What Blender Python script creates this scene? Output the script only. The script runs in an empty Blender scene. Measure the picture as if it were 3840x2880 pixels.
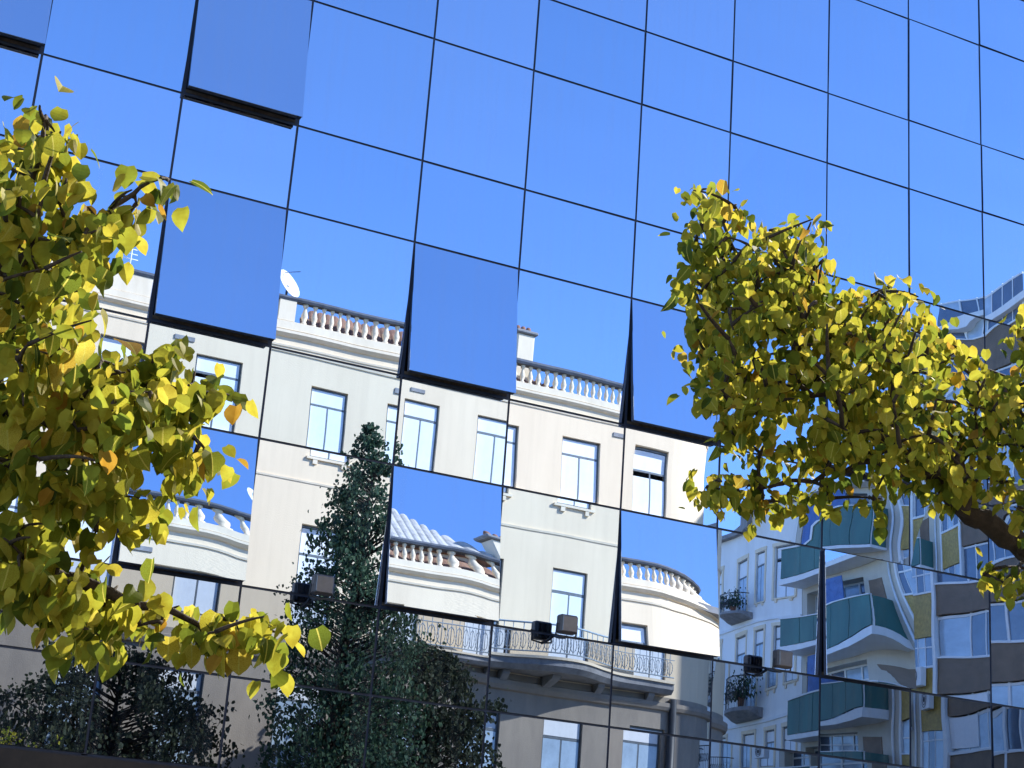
import bpy, math, random
from mathutils import Vector, Matrix, Quaternion
R = math.radians
random.seed(11)
SC = bpy.context.scene
COL = SC.collection

# ------------------------------------------------------------------ camera
cam_d = bpy.data.cameras.new('camera')
cam = bpy.data.objects.new('camera', cam_d)
COL.objects.link(cam)
CAM = Vector((-0.7908, -17.2128, 1.65))
RIGHT = Vector((0.88859, -0.45315, 0.07116))
DOWN = Vector((0.20072, 0.24463, -0.94861))
FWD = Vector((0.41246, 0.85721, 0.30833))
m3 = Matrix((RIGHT, -DOWN, -FWD)).transposed()
cam.matrix_world = Matrix.Translation(CAM) @ m3.to_4x4()
cam_d.sensor_width = 36.0
cam_d.lens = 58.215
cam_d.clip_start = 0.05
cam_d.clip_end = 3000
SC.camera = cam
SC.render.resolution_x, SC.render.resolution_y = 1024, 768

# ------------------------------------------------------------------ sky, sun, exposure
SUN_E, SUN_A = 36.0, 34.0            # elevation; angle from +X towards +Y
world = bpy.data.worlds.new('World')
SC.world = world
world.use_nodes = True
nt = world.node_tree
sky = nt.nodes.new('ShaderNodeTexSky')
sky.sky_type = 'NISHITA'
sky.sun_disc = False
sky.sun_elevation = R(SUN_E)
sky.sun_rotation = R(90.0 - SUN_A)   # measured clockwise from +Y
sky.altitude = 2000
sky.air_density = 1.0
sky.dust_density = 0.0
sky.ozone_density = 6.0
bg = nt.nodes['Background']
bg.inputs[1].default_value = 0.15
nt.links.new(sky.outputs[0], bg.inputs[0])
sun_d = bpy.data.lights.new('sun', 'SUN')
sun_d.energy = 4.0
sun_d.angle = R(0.5)
sun_d.color = (1.0, 0.90, 0.75)
sun = bpy.data.objects.new('sun', sun_d)
COL.objects.link(sun)
SUNV = Vector((math.cos(R(SUN_E)) * math.cos(R(SUN_A)), math.cos(R(SUN_E)) * math.sin(R(SUN_A)), math.sin(R(SUN_E))))
sun.rotation_euler = SUNV.to_track_quat('Z', 'Y').to_euler()
sun.location = (30, 20, 40)
SC.view_settings.view_transform = 'Standard'
SC.view_settings.look = 'None'
SC.view_settings.exposure = 1.45
SC.view_settings.gamma = 1.0
SC.cycles.max_bounces = 12
SC.cycles.diffuse_bounces = 8
SC.cycles.transmission_bounces = 6
SC.cycles.caustics_reflective = False


# ------------------------------------------------------------------ helpers
def pix(x, y, depth):
    """a point of the place seen at (x, y) of a 2212 wide picture, `depth` metres before the camera along +Y"""
    k = 3840 / 2212.0
    f = 6209.6
    d = RIGHT * ((x * k - 1920) / f) + DOWN * ((y * k - 1440) / f) + FWD
    return CAM + d * (depth / d.y)


def to_pix(p):
    d = p - CAM
    z = d.dot(FWD)
    if z <= 0.1:
        return (-9999, -9999)
    k = 2212 / 3840.0
    return ((1920 + 6209.6 * d.dot(RIGHT) / z) * k, (1440 + 6209.6 * d.dot(DOWN) / z) * k)


class MB:
    def __init__(self):
        self.v, self.f, self.s = [], [], []

    def quad(self, a, b, c, d, smooth=False):
        n = len(self.v)
        self.v += [tuple(a), tuple(b), tuple(c), tuple(d)]
        self.f.append((n, n + 1, n + 2, n + 3))
        self.s.append(smooth)

    def box(self, x0, x1, y0, y1, z0, z1):
        n = len(self.v)
        self.v += [(x0, y0, z0), (x1, y0, z0), (x1, y1, z0), (x0, y1, z0),
                   (x0, y0, z1), (x1, y0, z1), (x1, y1, z1), (x0, y1, z1)]
        for q in ((0, 3, 2, 1), (4, 5, 6, 7), (0, 1, 5, 4), (1, 2, 6, 5), (2, 3, 7, 6), (3, 0, 4, 7)):
            self.f.append(tuple(n + i for i in q))
            self.s.append(False)
        return self

    def bev_box(self, x0, x1, y0, y1, z0, z1, b):
        """box with its four vertical and horizontal edges chamfered (three stacked rings)"""
        rings = []
        for z, i in ((z0, b), (z0 + b, 0), (z1 - b, 0), (z1, b)):
            rings.append([(x0 + b + i * .0, y0 + i, z), (x1 - b, y0 + i, z), (x1 - i, y0 + b, z), (x1 - i, y1 - b, z),
                          (x1 - b, y1 - i, z), (x0 + b, y1 - i, z), (x0 + i, y1 - b, z), (x0 + i, y0 + b, z)])
        self.rings(rings, caps=True)
        return self

    def rings(self, rings, caps=True, closed=True, smooth=False):
        n0 = len(self.v)
        m = len(rings[0])
        for r in rings:
            self.v += [tuple(p) for p in r]
        for i in range(len(rings) - 1):
            for j in range(m if closed else m - 1):
                a = n0 + i * m + j
                b = n0 + i * m + (j + 1) % m
                self.f.append((a, b, b + m, a + m))
                self.s.append(smooth)
        if caps:
            self.f.append(tuple(n0 + j for j in reversed(range(m))))
            self.f.append(tuple(n0 + (len(rings) - 1) * m + j for j in range(m)))
            self.s += [False, False]
        return self

    def tube(self, pts, radii, seg=6, smooth=True):
        rings = []
        pts = [Vector(p) for p in pts]
        up = Vector((0.13, 0.31, 0.94))
        for i, p in enumerate(pts):
            t = (pts[min(i + 1, len(pts) - 1)] - pts[max(i - 1, 0)])
            if t.length < 1e-6:
                t = Vector((0, 0, 1))
            t.normalize()
            a = t.cross(up)
            if a.length < 1e-3:
                a = t.cross(Vector((1, 0, 0)))
            a.normalize()
            b = t.cross(a)
            rings.append([p + (a * math.cos(2 * math.pi * k / seg) + b * math.sin(2 * math.pi * k / seg)) * radii[i] for k in range(seg)])
        self.rings(rings, True, True, smooth)
        return self

    def lathe(self, c, prof, seg=8):
        rings = [[(c[0] + r * math.cos(2 * math.pi * k / seg), c[1] + r * math.sin(2 * math.pi * k / seg), c[2] + z) for k in range(seg)] for r, z in prof]
        self.rings(rings, True, True, True)
        return self

    def sweep(self, path, prof):
        """sweep a closed (out, z) profile along a plan path of (x, y, nx, ny)"""
        self.rings([[(x + nx * o, y + ny * o, z) for o, z in prof] for x, y, nx, ny in path], True, True)
        return self

    def mesh(self, name):
        me = bpy.data.meshes.new(name)
        me.from_pydata(self.v, [], self.f)
        me.polygons.foreach_set('use_smooth', self.s)
        me.update()
        return me

    def build(self, name, mat, parent=None):
        o = bpy.data.objects.new(name, self.mesh(name))
        if mat:
            o.data.materials.append(mat)
        COL.objects.link(o)
        o.parent = parent
        return o


def inst(name, me, parent=None, loc=(0, 0, 0), rot=None):
    o = bpy.data.objects.new(name, me)
    COL.objects.link(o)
    o.parent = parent
    o.location = loc
    if rot is not None:
        o.rotation_euler = rot
    return o


def thing(name, label, cat, loc=(0, 0, 0), group=None):
    o = bpy.data.objects.new(name, None)
    COL.objects.link(o)
    o.location = loc
    o['label'] = label
    o['category'] = cat
    if group:
        o['group'] = group
    return o


def struct(o):
    o['kind'] = 'structure'
    return o


def mat(name, col, rough=0.7, var=0.0, scale=3.0, metal=0.0, bump=0.0, bscale=30.0, spec=0.4, stain=None):
    m = bpy.data.materials.new(name)
    m.use_nodes = True
    t = m.node_tree
    b = t.nodes['Principled BSDF']
    b.inputs['Roughness'].default_value = rough
    b.inputs['Metallic'].default_value = metal
    b.inputs['Specular IOR Level'].default_value = spec
    b.inputs['Base Color'].default_value = (*col, 1)
    tc = t.nodes.new('ShaderNodeTexCoord')
    if var or stain:
        nz = t.nodes.new('ShaderNodeTexNoise')
        nz.inputs['Scale'].default_value = scale
        nz.inputs['Detail'].default_value = 6
        nz.inputs['Roughness'].default_value = 0.65
        mp = t.nodes.new('ShaderNodeMapping')
        mp.inputs['Scale'].default_value = (1, 1, 0.35) if stain else (1, 1, 1)
        t.links.new(tc.outputs['Object'], mp.inputs[0])
        t.links.new(mp.outputs[0], nz.inputs['Vector'])
        rp = t.nodes.new('ShaderNodeValToRGB')
        rp.color_ramp.elements[0].position = 0.3
        rp.color_ramp.elements[1].position = 0.7
        lo = stain if stain else tuple(c * (1 - var) for c in col)
        hi = tuple(min(1, c * (1 + var * .5)) for c in col)
        rp.color_ramp.elements[0].color = (*lo, 1)
        rp.color_ramp.elements[1].color = (*hi, 1)
        t.links.new(nz.outputs[0], rp.inputs[0])
        t.links.new(rp.outputs[0], b.inputs['Base Color'])
    if bump:
        n2 = t.nodes.new('ShaderNodeTexNoise')
        n2.inputs['Scale'].default_value = bscale
        n2.inputs['Detail'].default_value = 4
        t.links.new(tc.outputs['Object'], n2.inputs['Vector'])
        bp = t.nodes.new('ShaderNodeBump')
        bp.inputs['Strength'].default_value = bump
        bp.inputs['Distance'].default_value = 0.02
        t.links.new(n2.outputs[0], bp.inputs['Height'])
        t.links.new(bp.outputs[0], b.inputs['Normal'])
    return m


def mirror_mat(name='mirror_glass', lo=(0.455, 0.60, 0.83), hi=(0.565, 0.67, 0.88)):
    """solar-control glass: a tinted mirror coating, a touch different from pane to pane, faint rain streaks in its gloss"""
    m = bpy.data.materials.new(name)
    m.use_nodes = True
    t = m.node_tree
    b = t.nodes['Principled BSDF']
    b.inputs['Metallic'].default_value = 1.0
    b.inputs['Roughness'].default_value = 0.0
    oi = t.nodes.new('ShaderNodeObjectInfo')
    rp = t.nodes.new('ShaderNodeValToRGB')
    e = rp.color_ramp.elements
    e[0].color = (*lo, 1)
    e[1].color = (*hi, 1)
    t.links.new(oi.outputs['Random'], rp.inputs[0])
    # dust streaks washed down the pane: a very thin diffuse film
    tc = t.nodes.new('ShaderNodeTexCoord')
    mp = t.nodes.new('ShaderNodeMapping')
    mp.inputs['Scale'].default_value = (9, 1, 0.5)
    nz = t.nodes.new('ShaderNodeTexNoise')
    nz.inputs['Scale'].default_value = 1.3
    nz.inputs['Detail'].default_value = 5
    ad = t.nodes.new('ShaderNodeVectorMath')
    mu = t.nodes.new('ShaderNodeVectorMath')
    mu.operation = 'SCALE'
    mu.inputs['Scale'].default_value = 37.0
    cx = t.nodes.new('ShaderNodeCombineXYZ')
    t.links.new(oi.outputs['Random'], cx.inputs[0])
    t.links.new(oi.outputs['Random'], cx.inputs[1])
    t.links.new(cx.outputs[0], mu.inputs[0])
    t.links.new(tc.outputs['Object'], mp.inputs[0])
    t.links.new(mp.outputs[0], ad.inputs[0])
    t.links.new(mu.outputs[0], ad.inputs[1])
    t.links.new(ad.outputs[0], nz.inputs['Vector'])
    r2 = t.nodes.new('ShaderNodeValToRGB')
    r2.color_ramp.elements[0].position = 0.45
    r2.color_ramp.elements[1].position = 0.75
    r2.color_ramp.elements[0].color = (0, 0, 0, 1)
    r2.color_ramp.elements[1].color = (0.05, 0.05, 0.05, 1)
    t.links.new(nz.outputs[0], r2.inputs[0])
    df = t.nodes.new('ShaderNodeBsdfDiffuse')
    df.inputs[0].default_value = (0.45, 0.45, 0.43, 1)
    mx = t.nodes.new('ShaderNodeMixShader')
    t.links.new(r2.outputs[0], mx.inputs[0])
    t.links.new(rp.outputs[0], b.inputs['Base Color'])
    t.links.new(b.outputs[0], mx.inputs[1])
    t.links.new(df.outputs[0], mx.inputs[2])
    t.links.new(mx.outputs[0], t.nodes['Material Output'].inputs[0])
    return m


def leaf_mat(name, stops, trans=0.5, by_attr=True):
    m = bpy.data.materials.new(name)
    m.use_nodes = True
    t = m.node_tree
    b = t.nodes['Principled BSDF']
    b.inputs['Roughness'].default_value = 0.6
    b.inputs['Specular IOR Level'].default_value = 0.1
    if by_attr:
        src = t.nodes.new('ShaderNodeAttribute')
        src.attribute_name = 'shade'
        so = src.outputs['Fac']
    else:
        src = t.nodes.new('ShaderNodeObjectInfo')
        so = src.outputs['Random']
    rp = t.nodes.new('ShaderNodeValToRGB')
    while len(rp.color_ramp.elements) < len(stops):
        rp.color_ramp.elements.new(0.5)
    for e, (p, c) in zip(rp.color_ramp.elements, stops):
        e.position = p
        e.color = (*c, 1)
    t.links.new(so, rp.inputs[0])
    tc = t.nodes.new('ShaderNodeTexCoord')
    nz = t.nodes.new('ShaderNodeTexNoise')
    nz.inputs['Scale'].default_value = 24
    nz.inputs['Detail'].default_value = 3
    t.links.new(tc.outputs['Object'], nz.inputs['Vector'])
    mx = t.nodes.new('ShaderNodeMix')
    mx.data_type = 'RGBA'
    mx.blend_type = 'MULTIPLY'
    r2 = t.nodes.new('ShaderNodeValToRGB')
    r2.color_ramp.elements[0].position = 0.35
    r2.color_ramp.elements[0].color = (0.72, 0.62, 0.45, 1)
    r2.color_ramp.elements[1].position = 0.6
    t.links.new(nz.outputs[0], r2.inputs[0])
    mx.inputs['Factor'].default_value = 0.8
    if by_attr:
        t.links.new(rp.outputs[0], mx.inputs['A'])
    else:                                           # paler midrib along the leaf
        sp = t.nodes.new('ShaderNodeSeparateXYZ')
        t.links.new(tc.outputs['Object'], sp.inputs[0])
        ab = t.nodes.new('ShaderNodeMath')
        ab.operation = 'ABSOLUTE'
        t.links.new(sp.outputs[1], ab.inputs[0])
        lt = t.nodes.new('ShaderNodeMath')
        lt.operation = 'LESS_THAN'
        lt.inputs[1].default_value = 0.028
        t.links.new(ab.outputs[0], lt.inputs[0])
        rb = t.nodes.new('ShaderNodeMix')
        rb.data_type = 'RGBA'
        t.links.new(lt.outputs[0], rb.inputs['Factor'])
        t.links.new(rp.outputs[0], rb.inputs['A'])
        rb.inputs['B'].default_value = (0.58, 0.55, 0.12, 1)
        t.links.new(rb.outputs['Result'], mx.inputs['A'])
    t.links.new(r2.outputs[0], mx.inputs['B'])
    t.links.new(mx.outputs['Result'], b.inputs['Base Color'])
    tr = t.nodes.new('ShaderNodeBsdfTranslucent')
    t.links.new(mx.outputs['Result'], tr.inputs[0])
    ms = t.nodes.new('ShaderNodeMixShader')
    ms.inputs[0].default_value = trans
    t.links.new(b.outputs[0], ms.inputs[1])
    t.links.new(tr.outputs[0], ms.inputs[2])
    t.links.new(ms.outputs[0], t.nodes['Material Output'].inputs[0])
    return m


M = dict(
    mirror=mirror_mat(),
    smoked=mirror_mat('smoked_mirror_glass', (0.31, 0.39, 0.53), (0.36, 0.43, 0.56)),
    mullion=mat('dark_aluminium', (0.022, 0.036, 0.07), 0.45, .3, 8),
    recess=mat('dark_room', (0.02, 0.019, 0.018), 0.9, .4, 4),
    sill=mat('weathered_sill', (0.075, 0.058, 0.042), 0.8, .6, 14, bump=.4),
    fascia=mat('brown_fascia', (0.035, 0.024, 0.016), 0.55, .4, 6),
    concrete=mat('concrete', (0.34, 0.33, 0.31), 0.85, .25, 2.5, bump=.3),
    asphalt=mat('asphalt', (0.05, 0.05, 0.052), 0.9, .3, 20, bump=.4, bscale=90),
    paving=mat('paving', (0.32, 0.30, 0.27), 0.85, .25, 3, bump=.3),
    paint=mat('white_line', (0.75, 0.75, 0.72), 0.6, .2, 9),
    cream=mat('cream_render', (0.86, 0.685, 0.46), 0.9, .07, 0.7, bump=.25, bscale=40, stain=(0.80, 0.63, 0.42)),
    trim=mat('white_stone_trim', (0.84, 0.70, 0.50), 0.8, .12, 2.5, bump=.15, stain=(0.75, 0.61, 0.42)),
    darkstone=mat('grey_ledge', (0.30, 0.29, 0.28), 0.85, .35, 3),
    ashlar=mat('shaded_tan_stone', (0.36, 0.30, 0.23), 0.9, .22, 1.2, bump=.3, stain=(0.27, 0.225, 0.18)),  # tan stone, its colour darkened to stand in for shade on the lower storeys
    whitewood=mat('white_joinery', (0.80, 0.84, 0.86), 0.5, .06, 5),
    blind=mat('pale_blind', (0.84, 0.84, 0.82), 0.6, .05, 5),
    tile=mat('terracotta', (0.30, 0.165, 0.11), 0.85, .45, 6, bump=.4),
    oldtile=mat('bleached_tile', (0.50, 0.46, 0.41), 0.85, .35, 5, bump=.4),
    iron=mat('painted_iron', (0.30, 0.36, 0.40), 0.5, .3, 9),
    pipe=mat('dark_pipe', (0.05, 0.055, 0.06), 0.5, .3, 6),
    glass=mat('window_glass', (0.10, 0.14, 0.20), 0.06, .3, 1.2, spec=0.9),
    paleglass=mat('curtained_glass', (0.42, 0.52, 0.60), 0.12, .25, 1.6, spec=0.7),
    greyrender=mat('grey_render', (0.88, 0.86, 0.80), 0.9, .10, 0.8, stain=(0.77, 0.75, 0.70)),
    greenpanel=mat('green_panel', (0.055, 0.165, 0.145), 0.55, .3, 1.2, stain=(0.04, 0.12, 0.11)),
    beige=mat('beige_render', (0.58, 0.54, 0.45), 0.9, .15, 1.0),
    brownpanel=mat('brown_panel', (0.20, 0.135, 0.085), 0.6, .25, 2.0),
    yellowtile=mat('ochre_tile', (0.46, 0.31, 0.07), 0.5, .35, 7),
    bluecloth=mat('blue_awning', (0.10, 0.19, 0.42), 0.8, .3, 3),
    whitepaint=mat('white_paint', (0.80, 0.80, 0.77), 0.6, .08, 3),
    lampcase=mat('lamp_housing', (0.10, 0.085, 0.08), 0.5, .3, 9),
    lampglass=mat('lamp_lens', (0.16, 0.145, 0.14), 0.25, .2, 6, spec=.8),
    winframe=mat('reveal_shadow_frame', (0.15, 0.17, 0.18), 0.5, .3, 6),  # dark frame colour stands in for the shadow lines of the window reveals
    railstone=mat('dark_rail', (0.10, 0.11, 0.13), 0.8, .4, 4),
    bark=mat('bark', (0.055, 0.042, 0.03), 0.95, .5, 18, bump=.8, bscale=40),
    pot=mat('clay_pot', (0.30, 0.14, 0.08), 0.8, .2, 8),
)
LC = [(0.085, 0.13, 0.02), (0.19, 0.245, 0.03), (0.335, 0.355, 0.04), (0.49, 0.455, 0.055), (0.60, 0.52, 0.085), (0.44, 0.27, 0.04)]
M['leaf'] = leaf_mat('autumn_leaf', list(zip((0.0, 0.2, 0.42, 0.66, 0.9, 1.0), LC)), 0.6, True)
M['leafobj'] = leaf_mat('autumn_leaf_single', list(zip((0.0, 0.12, 0.42, 0.72, 0.93, 1.0), LC)), 0.6, False)
M['darkleaf'] = leaf_mat('dark_evergreen', [(0, (0.035, 0.068, 0.048)), (0.5, (0.058, 0.112, 0.07)), (1, (0.09, 0.15, 0.075))], 0.35, True)
M['duskleaf'] = leaf_mat('dark_broadleaf', [(0, (0.026, 0.036, 0.028)), (0.6, (0.050, 0.066, 0.042)), (1, (0.09, 0.10, 0.05))], 0.3, True)

# ------------------------------------------------------------------ ground and street
ground = struct(MB().box(-600, 600, -600, 600, -0.6, -0.012).build('ground', M['paving']))
road = struct(MB().box(-300, 300, -15.5, -5.2, -0.3, 0.0).build('road', M['asphalt']))
side_road = struct(MB().box(28.6, 35.4, -160, -15.504, -0.3, 0.0).build('side_road', M['asphalt']))


def pavement(x0, x1, y0, y1):
    o = MB().bev_box(x0, x1, y0, y1, -0.2, 0.13, 0.02).build('pavement', M['paving'])
    return struct(o)


pavement(-200, 200, -5.2, 0.35)
pavement(-200, 28.6, -23.0, -15.5)
pavement(35.4, 200, -23.0, -15.5)
pavement(26.45, 28.6, -90, -23.004)
pavement(35.4, 37.99, -90, -23.004)
for k in range(-8, 12):
    x = k * 6.0
    lm = struct(MB().box(x, x + 3.0, -10.42, -10.30, 0.0, 0.004).build('lane_marking', M['paint']))

# ------------------------------------------------------------------ the mirror-glass building
VX = [-8.04, -6.63, -5.02, -3.61, -1.60, 0.005, 1.421, 3.026, 4.429, 6.051, 7.470, 9.095, 10.514, 12.143, 13.600, 14.977, 16.39]
VX[3:5] = [-3.02, -1.60]
VX[0:3] = [-7.46, -6.04, -4.62]
V = {i - 5: x for i, x in enumerate(VX)}          # V[1] is the first line in view
HZ = {-3: 15.98, -2: 14.892, -1: 13.205, 0: 12.107, 1: 10.420, 2: 9.340, 3: 7.641, 4: 6.557, 5: 4.895, 6: 3.916, 7: 2.952}
OPEN = {(0, 0): 6.5, (2, 0): 6.6, (2, 2): 6.8, (4, 2): 6.6, (6, 2): 6.7, (8, 2): 6.2,
        (2, 4): 6.35, (4, 4): 6.45, (6, 4): 5.75, (8, 4): 2.5, (-2, 2): 6.3}
GAP = 0.014
gb = thing('glass_building', 'office building clad in blue mirror glass panes, several tilted open', 'building')
vmin, vmax = min(V), max(V)
hmin, hmax = -3, 7
# body behind the glass
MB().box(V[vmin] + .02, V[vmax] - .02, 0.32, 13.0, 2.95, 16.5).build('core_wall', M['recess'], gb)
MB().box(V[vmin] - .03, V[vmax] + .03, 0.45, 13.1, 16.5, 16.72).build('roof_slab', M['concrete'], gb)
MB().bev_box(V[vmin] - .03, V[vmax] + .03, -0.04, 0.44, 16.42, 16.60, .02).build('coping', M['mullion'], gb)
MB().box(V[vmin], V[vmax], 0.0, 0.31, 16.0, 16.415).build('parapet_panel', M['mullion'], gb)
for v in range(vmin, vmax + 1):
    MB().box(V[v] - .032, V[v] + .032, 0.014, 0.315, 2.955, 15.995).build('mullion', M['mullion'], gb)
for h in range(hmin, hmax + 1):
    for v in range(vmin, vmax):
        MB().box(V[v] + .0325, V[v + 1] - .0325, 0.017, 0.31, HZ[h] - .03, HZ[h] + .03).build('transom', M['mullion'], gb)


def pane_mesh(w, h, rng, opened, strength):
    """a glass sheet 8 mm thick with its own slight bow, tilt and roller wave; local origin at its top centre"""
    n = 12
    tx = rng.gauss(0, .0011) * strength
    tz = rng.gauss(0, .0011) * strength
    bx = rng.uniform(-.0006, .0014) * strength
    bz = rng.uniform(-.0006, .0010) * strength
    ph = rng.uniform(0, 6.28)
    wa = rng.uniform(.00006, .00022) * strength
    wb = rng.uniform(.00004, .00016) * strength
    fr = rng.uniform(4.5, 8.5)
    if opened:
        tx *= .4
        tz *= .4

    def off(x, z):
        y = tx * x + tz * (z - h / 2) + bx * x * x + bz * (z - h / 2) ** 2
        y += wa * math.sin(fr * z + ph) + wb * math.sin(fr * .8 * x + 2 * ph)
        if opened and x > 0:
            y -= 0.012 * x * x * (h - z)
        return y

    mb = MB()
    vid = {}
    for i in range(n + 1):
        for j in range(n + 1):
            x = -w / 2 + w * i / n
            z = h * j / n
            vid[i, j] = len(mb.v)
            mb.v.append((x, off(x, z), z - h))
    for i in range(n):
        for j in range(n):
            mb.f.append((vid[i, j], vid[i + 1, j], vid[i + 1, j + 1], vid[i, j + 1]))
            mb.s.append(True)
    T = .008

    def strip(keys):
        for (a, b) in zip(keys, keys[1:]):
            pa, pb = mb.v[vid[a]], mb.v[vid[b]]
            mb.quad(pb, pa, (pa[0], T, pa[2]), (pb[0], T, pb[2]))
    strip([(i, 0) for i in range(n + 1)])
    strip([(n, j) for j in range(n + 1)])
    strip([(i, n) for i in range(n, -1, -1)])
    strip([(0, j) for j in range(n, -1, -1)])
    mb.quad((-w / 2, T, -h), (-w / 2, T, 0), (w / 2, T, 0), (w / 2, T, -h))
    return mb.mesh('pane')


prng = random.Random(5)
for h in range(hmin, hmax):
    for v in range(vmin, vmax):
        x0, x1 = V[v] + GAP, V[v + 1] - GAP
        z1, z0 = HZ[h] - GAP, HZ[h + 1] + GAP
        w, hh = x1 - x0, z1 - z0
        xc = (x0 + x1) / 2
        opened = (v, h) in OPEN
        # panes further along are bent a little more
        st = 2.0 if v < 7 else 3.8 + (v - 7) * 0.5
        me = pane_mesh(w, hh, prng, opened, st)
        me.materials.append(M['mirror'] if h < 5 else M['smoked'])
        if not opened:
            inst('pane', me, gb, (xc, 0, z1))
            continue
        th = OPEN[v, h]
        s = MB()
        fw, d0, d1 = .055, .0085, .07
        s.box(-w / 2 + .004, -w / 2 + fw, d0, d1, -hh + .004, -.004)
        s.box(w / 2 - fw, w / 2 - .004, d0, d1, -hh + .004, -.004)
        s.box(-w / 2 + fw + .001, w / 2 - fw - .001, d0, d1 - .001, -hh + .004, -hh + fw)
        s.box(-w / 2 + fw + .001, w / 2 - fw - .001, d0, d1 - .001, -fw, -.004)
        so = s.build('opening_sash', M['mullion'], gb)
        so.location = (xc, -.055 if (v, h) == (8, 4) else 0, z1)
        so.rotation_euler = (R(-th), 0, 0)
        so['label'] = 'mirror pane hinged at the top and pushed open at the bottom'
        inst('pane', me, so)
        # scissor stays inside, on both jambs, and the weathered sill of the opening
        out = hh * math.sin(R(th))
        for sx in (-1, 1):
            MB().tube([(sx * (w / 2 - .07), .10, -hh * .45), (sx * (w / 2 - .07), .07, -hh * .8)], [.012, .012], 5).build('stay_arm', M['lampcase'], so)
        MB().box(x0 + .02, x1 - .02, 0.012, 0.30, z0 - .012 + .03, z0 + .055).build('sill', M['sill'], gb)
# band over the shopfront, shopfront below it
MB().bev_box(V[vmin] - .02, V[vmax] + .02, -0.10, 0.33, 2.30, 2.936, .015).build('fascia', M['fascia'], gb)
for v in range(vmin, vmax, 2):
    MB().box(V[v] - .15, V[v] + .15, 0.02, 0.4, 0.10, 2.297).build('pier', M['fascia'], gb)
    if v + 2 <= vmax:
        MB().box(V[v] + .155, V[v + 2] - .155, 0.18, 0.20, 0.55, 2.29).build('shop_window', M['glass'], gb)
        MB().box(V[v] + .155, V[v + 2] - .155, 0.12, 0.30, 0.10, 0.545).build('stall_riser', M['fascia'], gb)
MB().box(V[vmin] + .03, V[vmax] - .03, 0.45, 12.9, 0.1, 2.94).build('ground_floor', M['fascia'], gb)

# floodlights standing off the glass
for xx, lab in ((5.24, 'small dark box floodlight on the mirror facade beside the conifer reflection'),
                (8.28, 'small dark box floodlight on the mirror facade between two open panes'),
                (11.33, 'small dark box floodlight on the mirror facade nearest the green balcony reflection')):
    fl = thing('floodlight', lab, 'floodlight', (xx, -0.32, 4.97), 'floodlights on the glass facade')
    MB().bev_box(-.115, .115, -.06, .065, -.10, .115, .018).build('housing', M['lampcase'], fl)
    le = MB().bev_box(-.098, .098, -.078, -.0605, -.083, .098, .006).build('lens', M['lampglass'], fl)
    fin = MB()
    for k in range(5):
        fin.box(-.09 + k * .042, -.08 + k * .042, .066, .085, -.08, .09)
    fin.build('cooling_fins', M['lampcase'], fl)
    MB().tube([(-.132, 0, .01), (-.132, .02, -.12), (0, .03, -.14), (.132, .02, -.12), (.132, 0, .01)], [.012] * 5, 5).build('yoke', M['pipe'], fl)
    MB().tube([(0, .03, -.14), (0, .20, -.12), (0, .345, -.075)], [.018, .016, .02], 6).build('arm', M['pipe'], fl)

# ------------------------------------------------------------------ the cream building across the street
FY = -23.0
cb = thing('cream_townhouse', 'cream rendered townhouse with roof balustrade and rounded corner, mirrored in the glass', 'building')


def holed_wall(mb, x0, x1, z0, z1, holes, y, depth):
    """front face at y with real openings and their reveals (holes: x0,x1,z0,z1); faces +Y"""
    xs = sorted({x0, x1, *[q for h in holes for q in h[:2]]})
    zs = sorted({z0, z1, *[q for h in holes for q in h[2:]]})
    for a, b in zip(xs, xs[1:]):
        for c, d in zip(zs, zs[1:]):
            mx, mz = (a + b) / 2, (c + d) / 2
            if any(h[0] < mx < h[1] and h[2] < mz < h[3] for h in holes):
                continue
            mb.quad((b, y, c), (a, y, c), (a, y, d), (b, y, d))
    for a, b, c, d in holes:
        yy = y - depth
        mb.quad((a, y, c), (a, yy, c), (a, yy, d), (a, y, d))
        mb.quad((b, y, c), (b, y, d), (b, yy, d), (b, yy, c))
        mb.quad((a, y, d), (a, yy, d), (b, yy, d), (b, y, d))
        mb.quad((a, y, c), (b, y, c), (b, yy, c), (a, yy, c))


WC = [-5.4, -2.8, -0.2, 2.4, 5.0, 7.55, 10.15, 13.30, 15.80, 18.25, 20.88, 23.40]
WW = 1.22
top = [(x - WW / 2, x + WW / 2, 12.95, 15.02) for x in WC]
mid = [(x - WW / 2, x + WW / 2, 8.40, 11.04) for x in WC]
low = [(x - WW / 2 - .05, x + WW / 2 + .05, 4.45, 6.95) for x in WC]
doors = [(x - .8, x + .8, 0.13, 3.0) for x in WC[::2]]
XA, XB = -8.0, 24.2
wall = MB()
holed_wall(wall, XA, XB, 8.05, 16.0, top + mid, FY, .26)
RC = 2.2
arc = [(XB + RC * math.sin(R(a)), FY - RC + RC * math.cos(R(a)), math.sin(R(a)), math.cos(R(a))) for a in range(0, 91, 9)]
pathc = [(XA, FY, 0, 1), (XB, FY, 0, 1)] + arc[1:] + [(XB + RC, FY - 11, 1, 0)]
cpath = pathc[1:]
wall.rings([[(x, y, 8.05), (x, y, 16.0)] for x, y, _, _ in cpath], False, False)
wall.quad((XA, FY, 8.05), (XA, FY - 11, 8.05), (XA, FY - 11, 16), (XA, FY, 16))
wall.quad((XB + RC, FY - 11, 0), (XA, FY - 11, 0), (XA, FY - 11, 16), (XB + RC, FY - 11, 16))
wall.build('upper_wall', M['cream'], cb)
base = MB()
holed_wall(base, XA, XB, 0.0, 8.05, low + doors, FY, .26)
base.rings([[(x, y, 0), (x, y, 8.05)] for x, y, _, _ in cpath], False, False)
base.quad((XA, FY, 0), (XA, FY - 11, 0), (XA, FY - 11, 8.05), (XA, FY, 8.05))
base.build('stone_base', M['ashlar'], cb)
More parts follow.
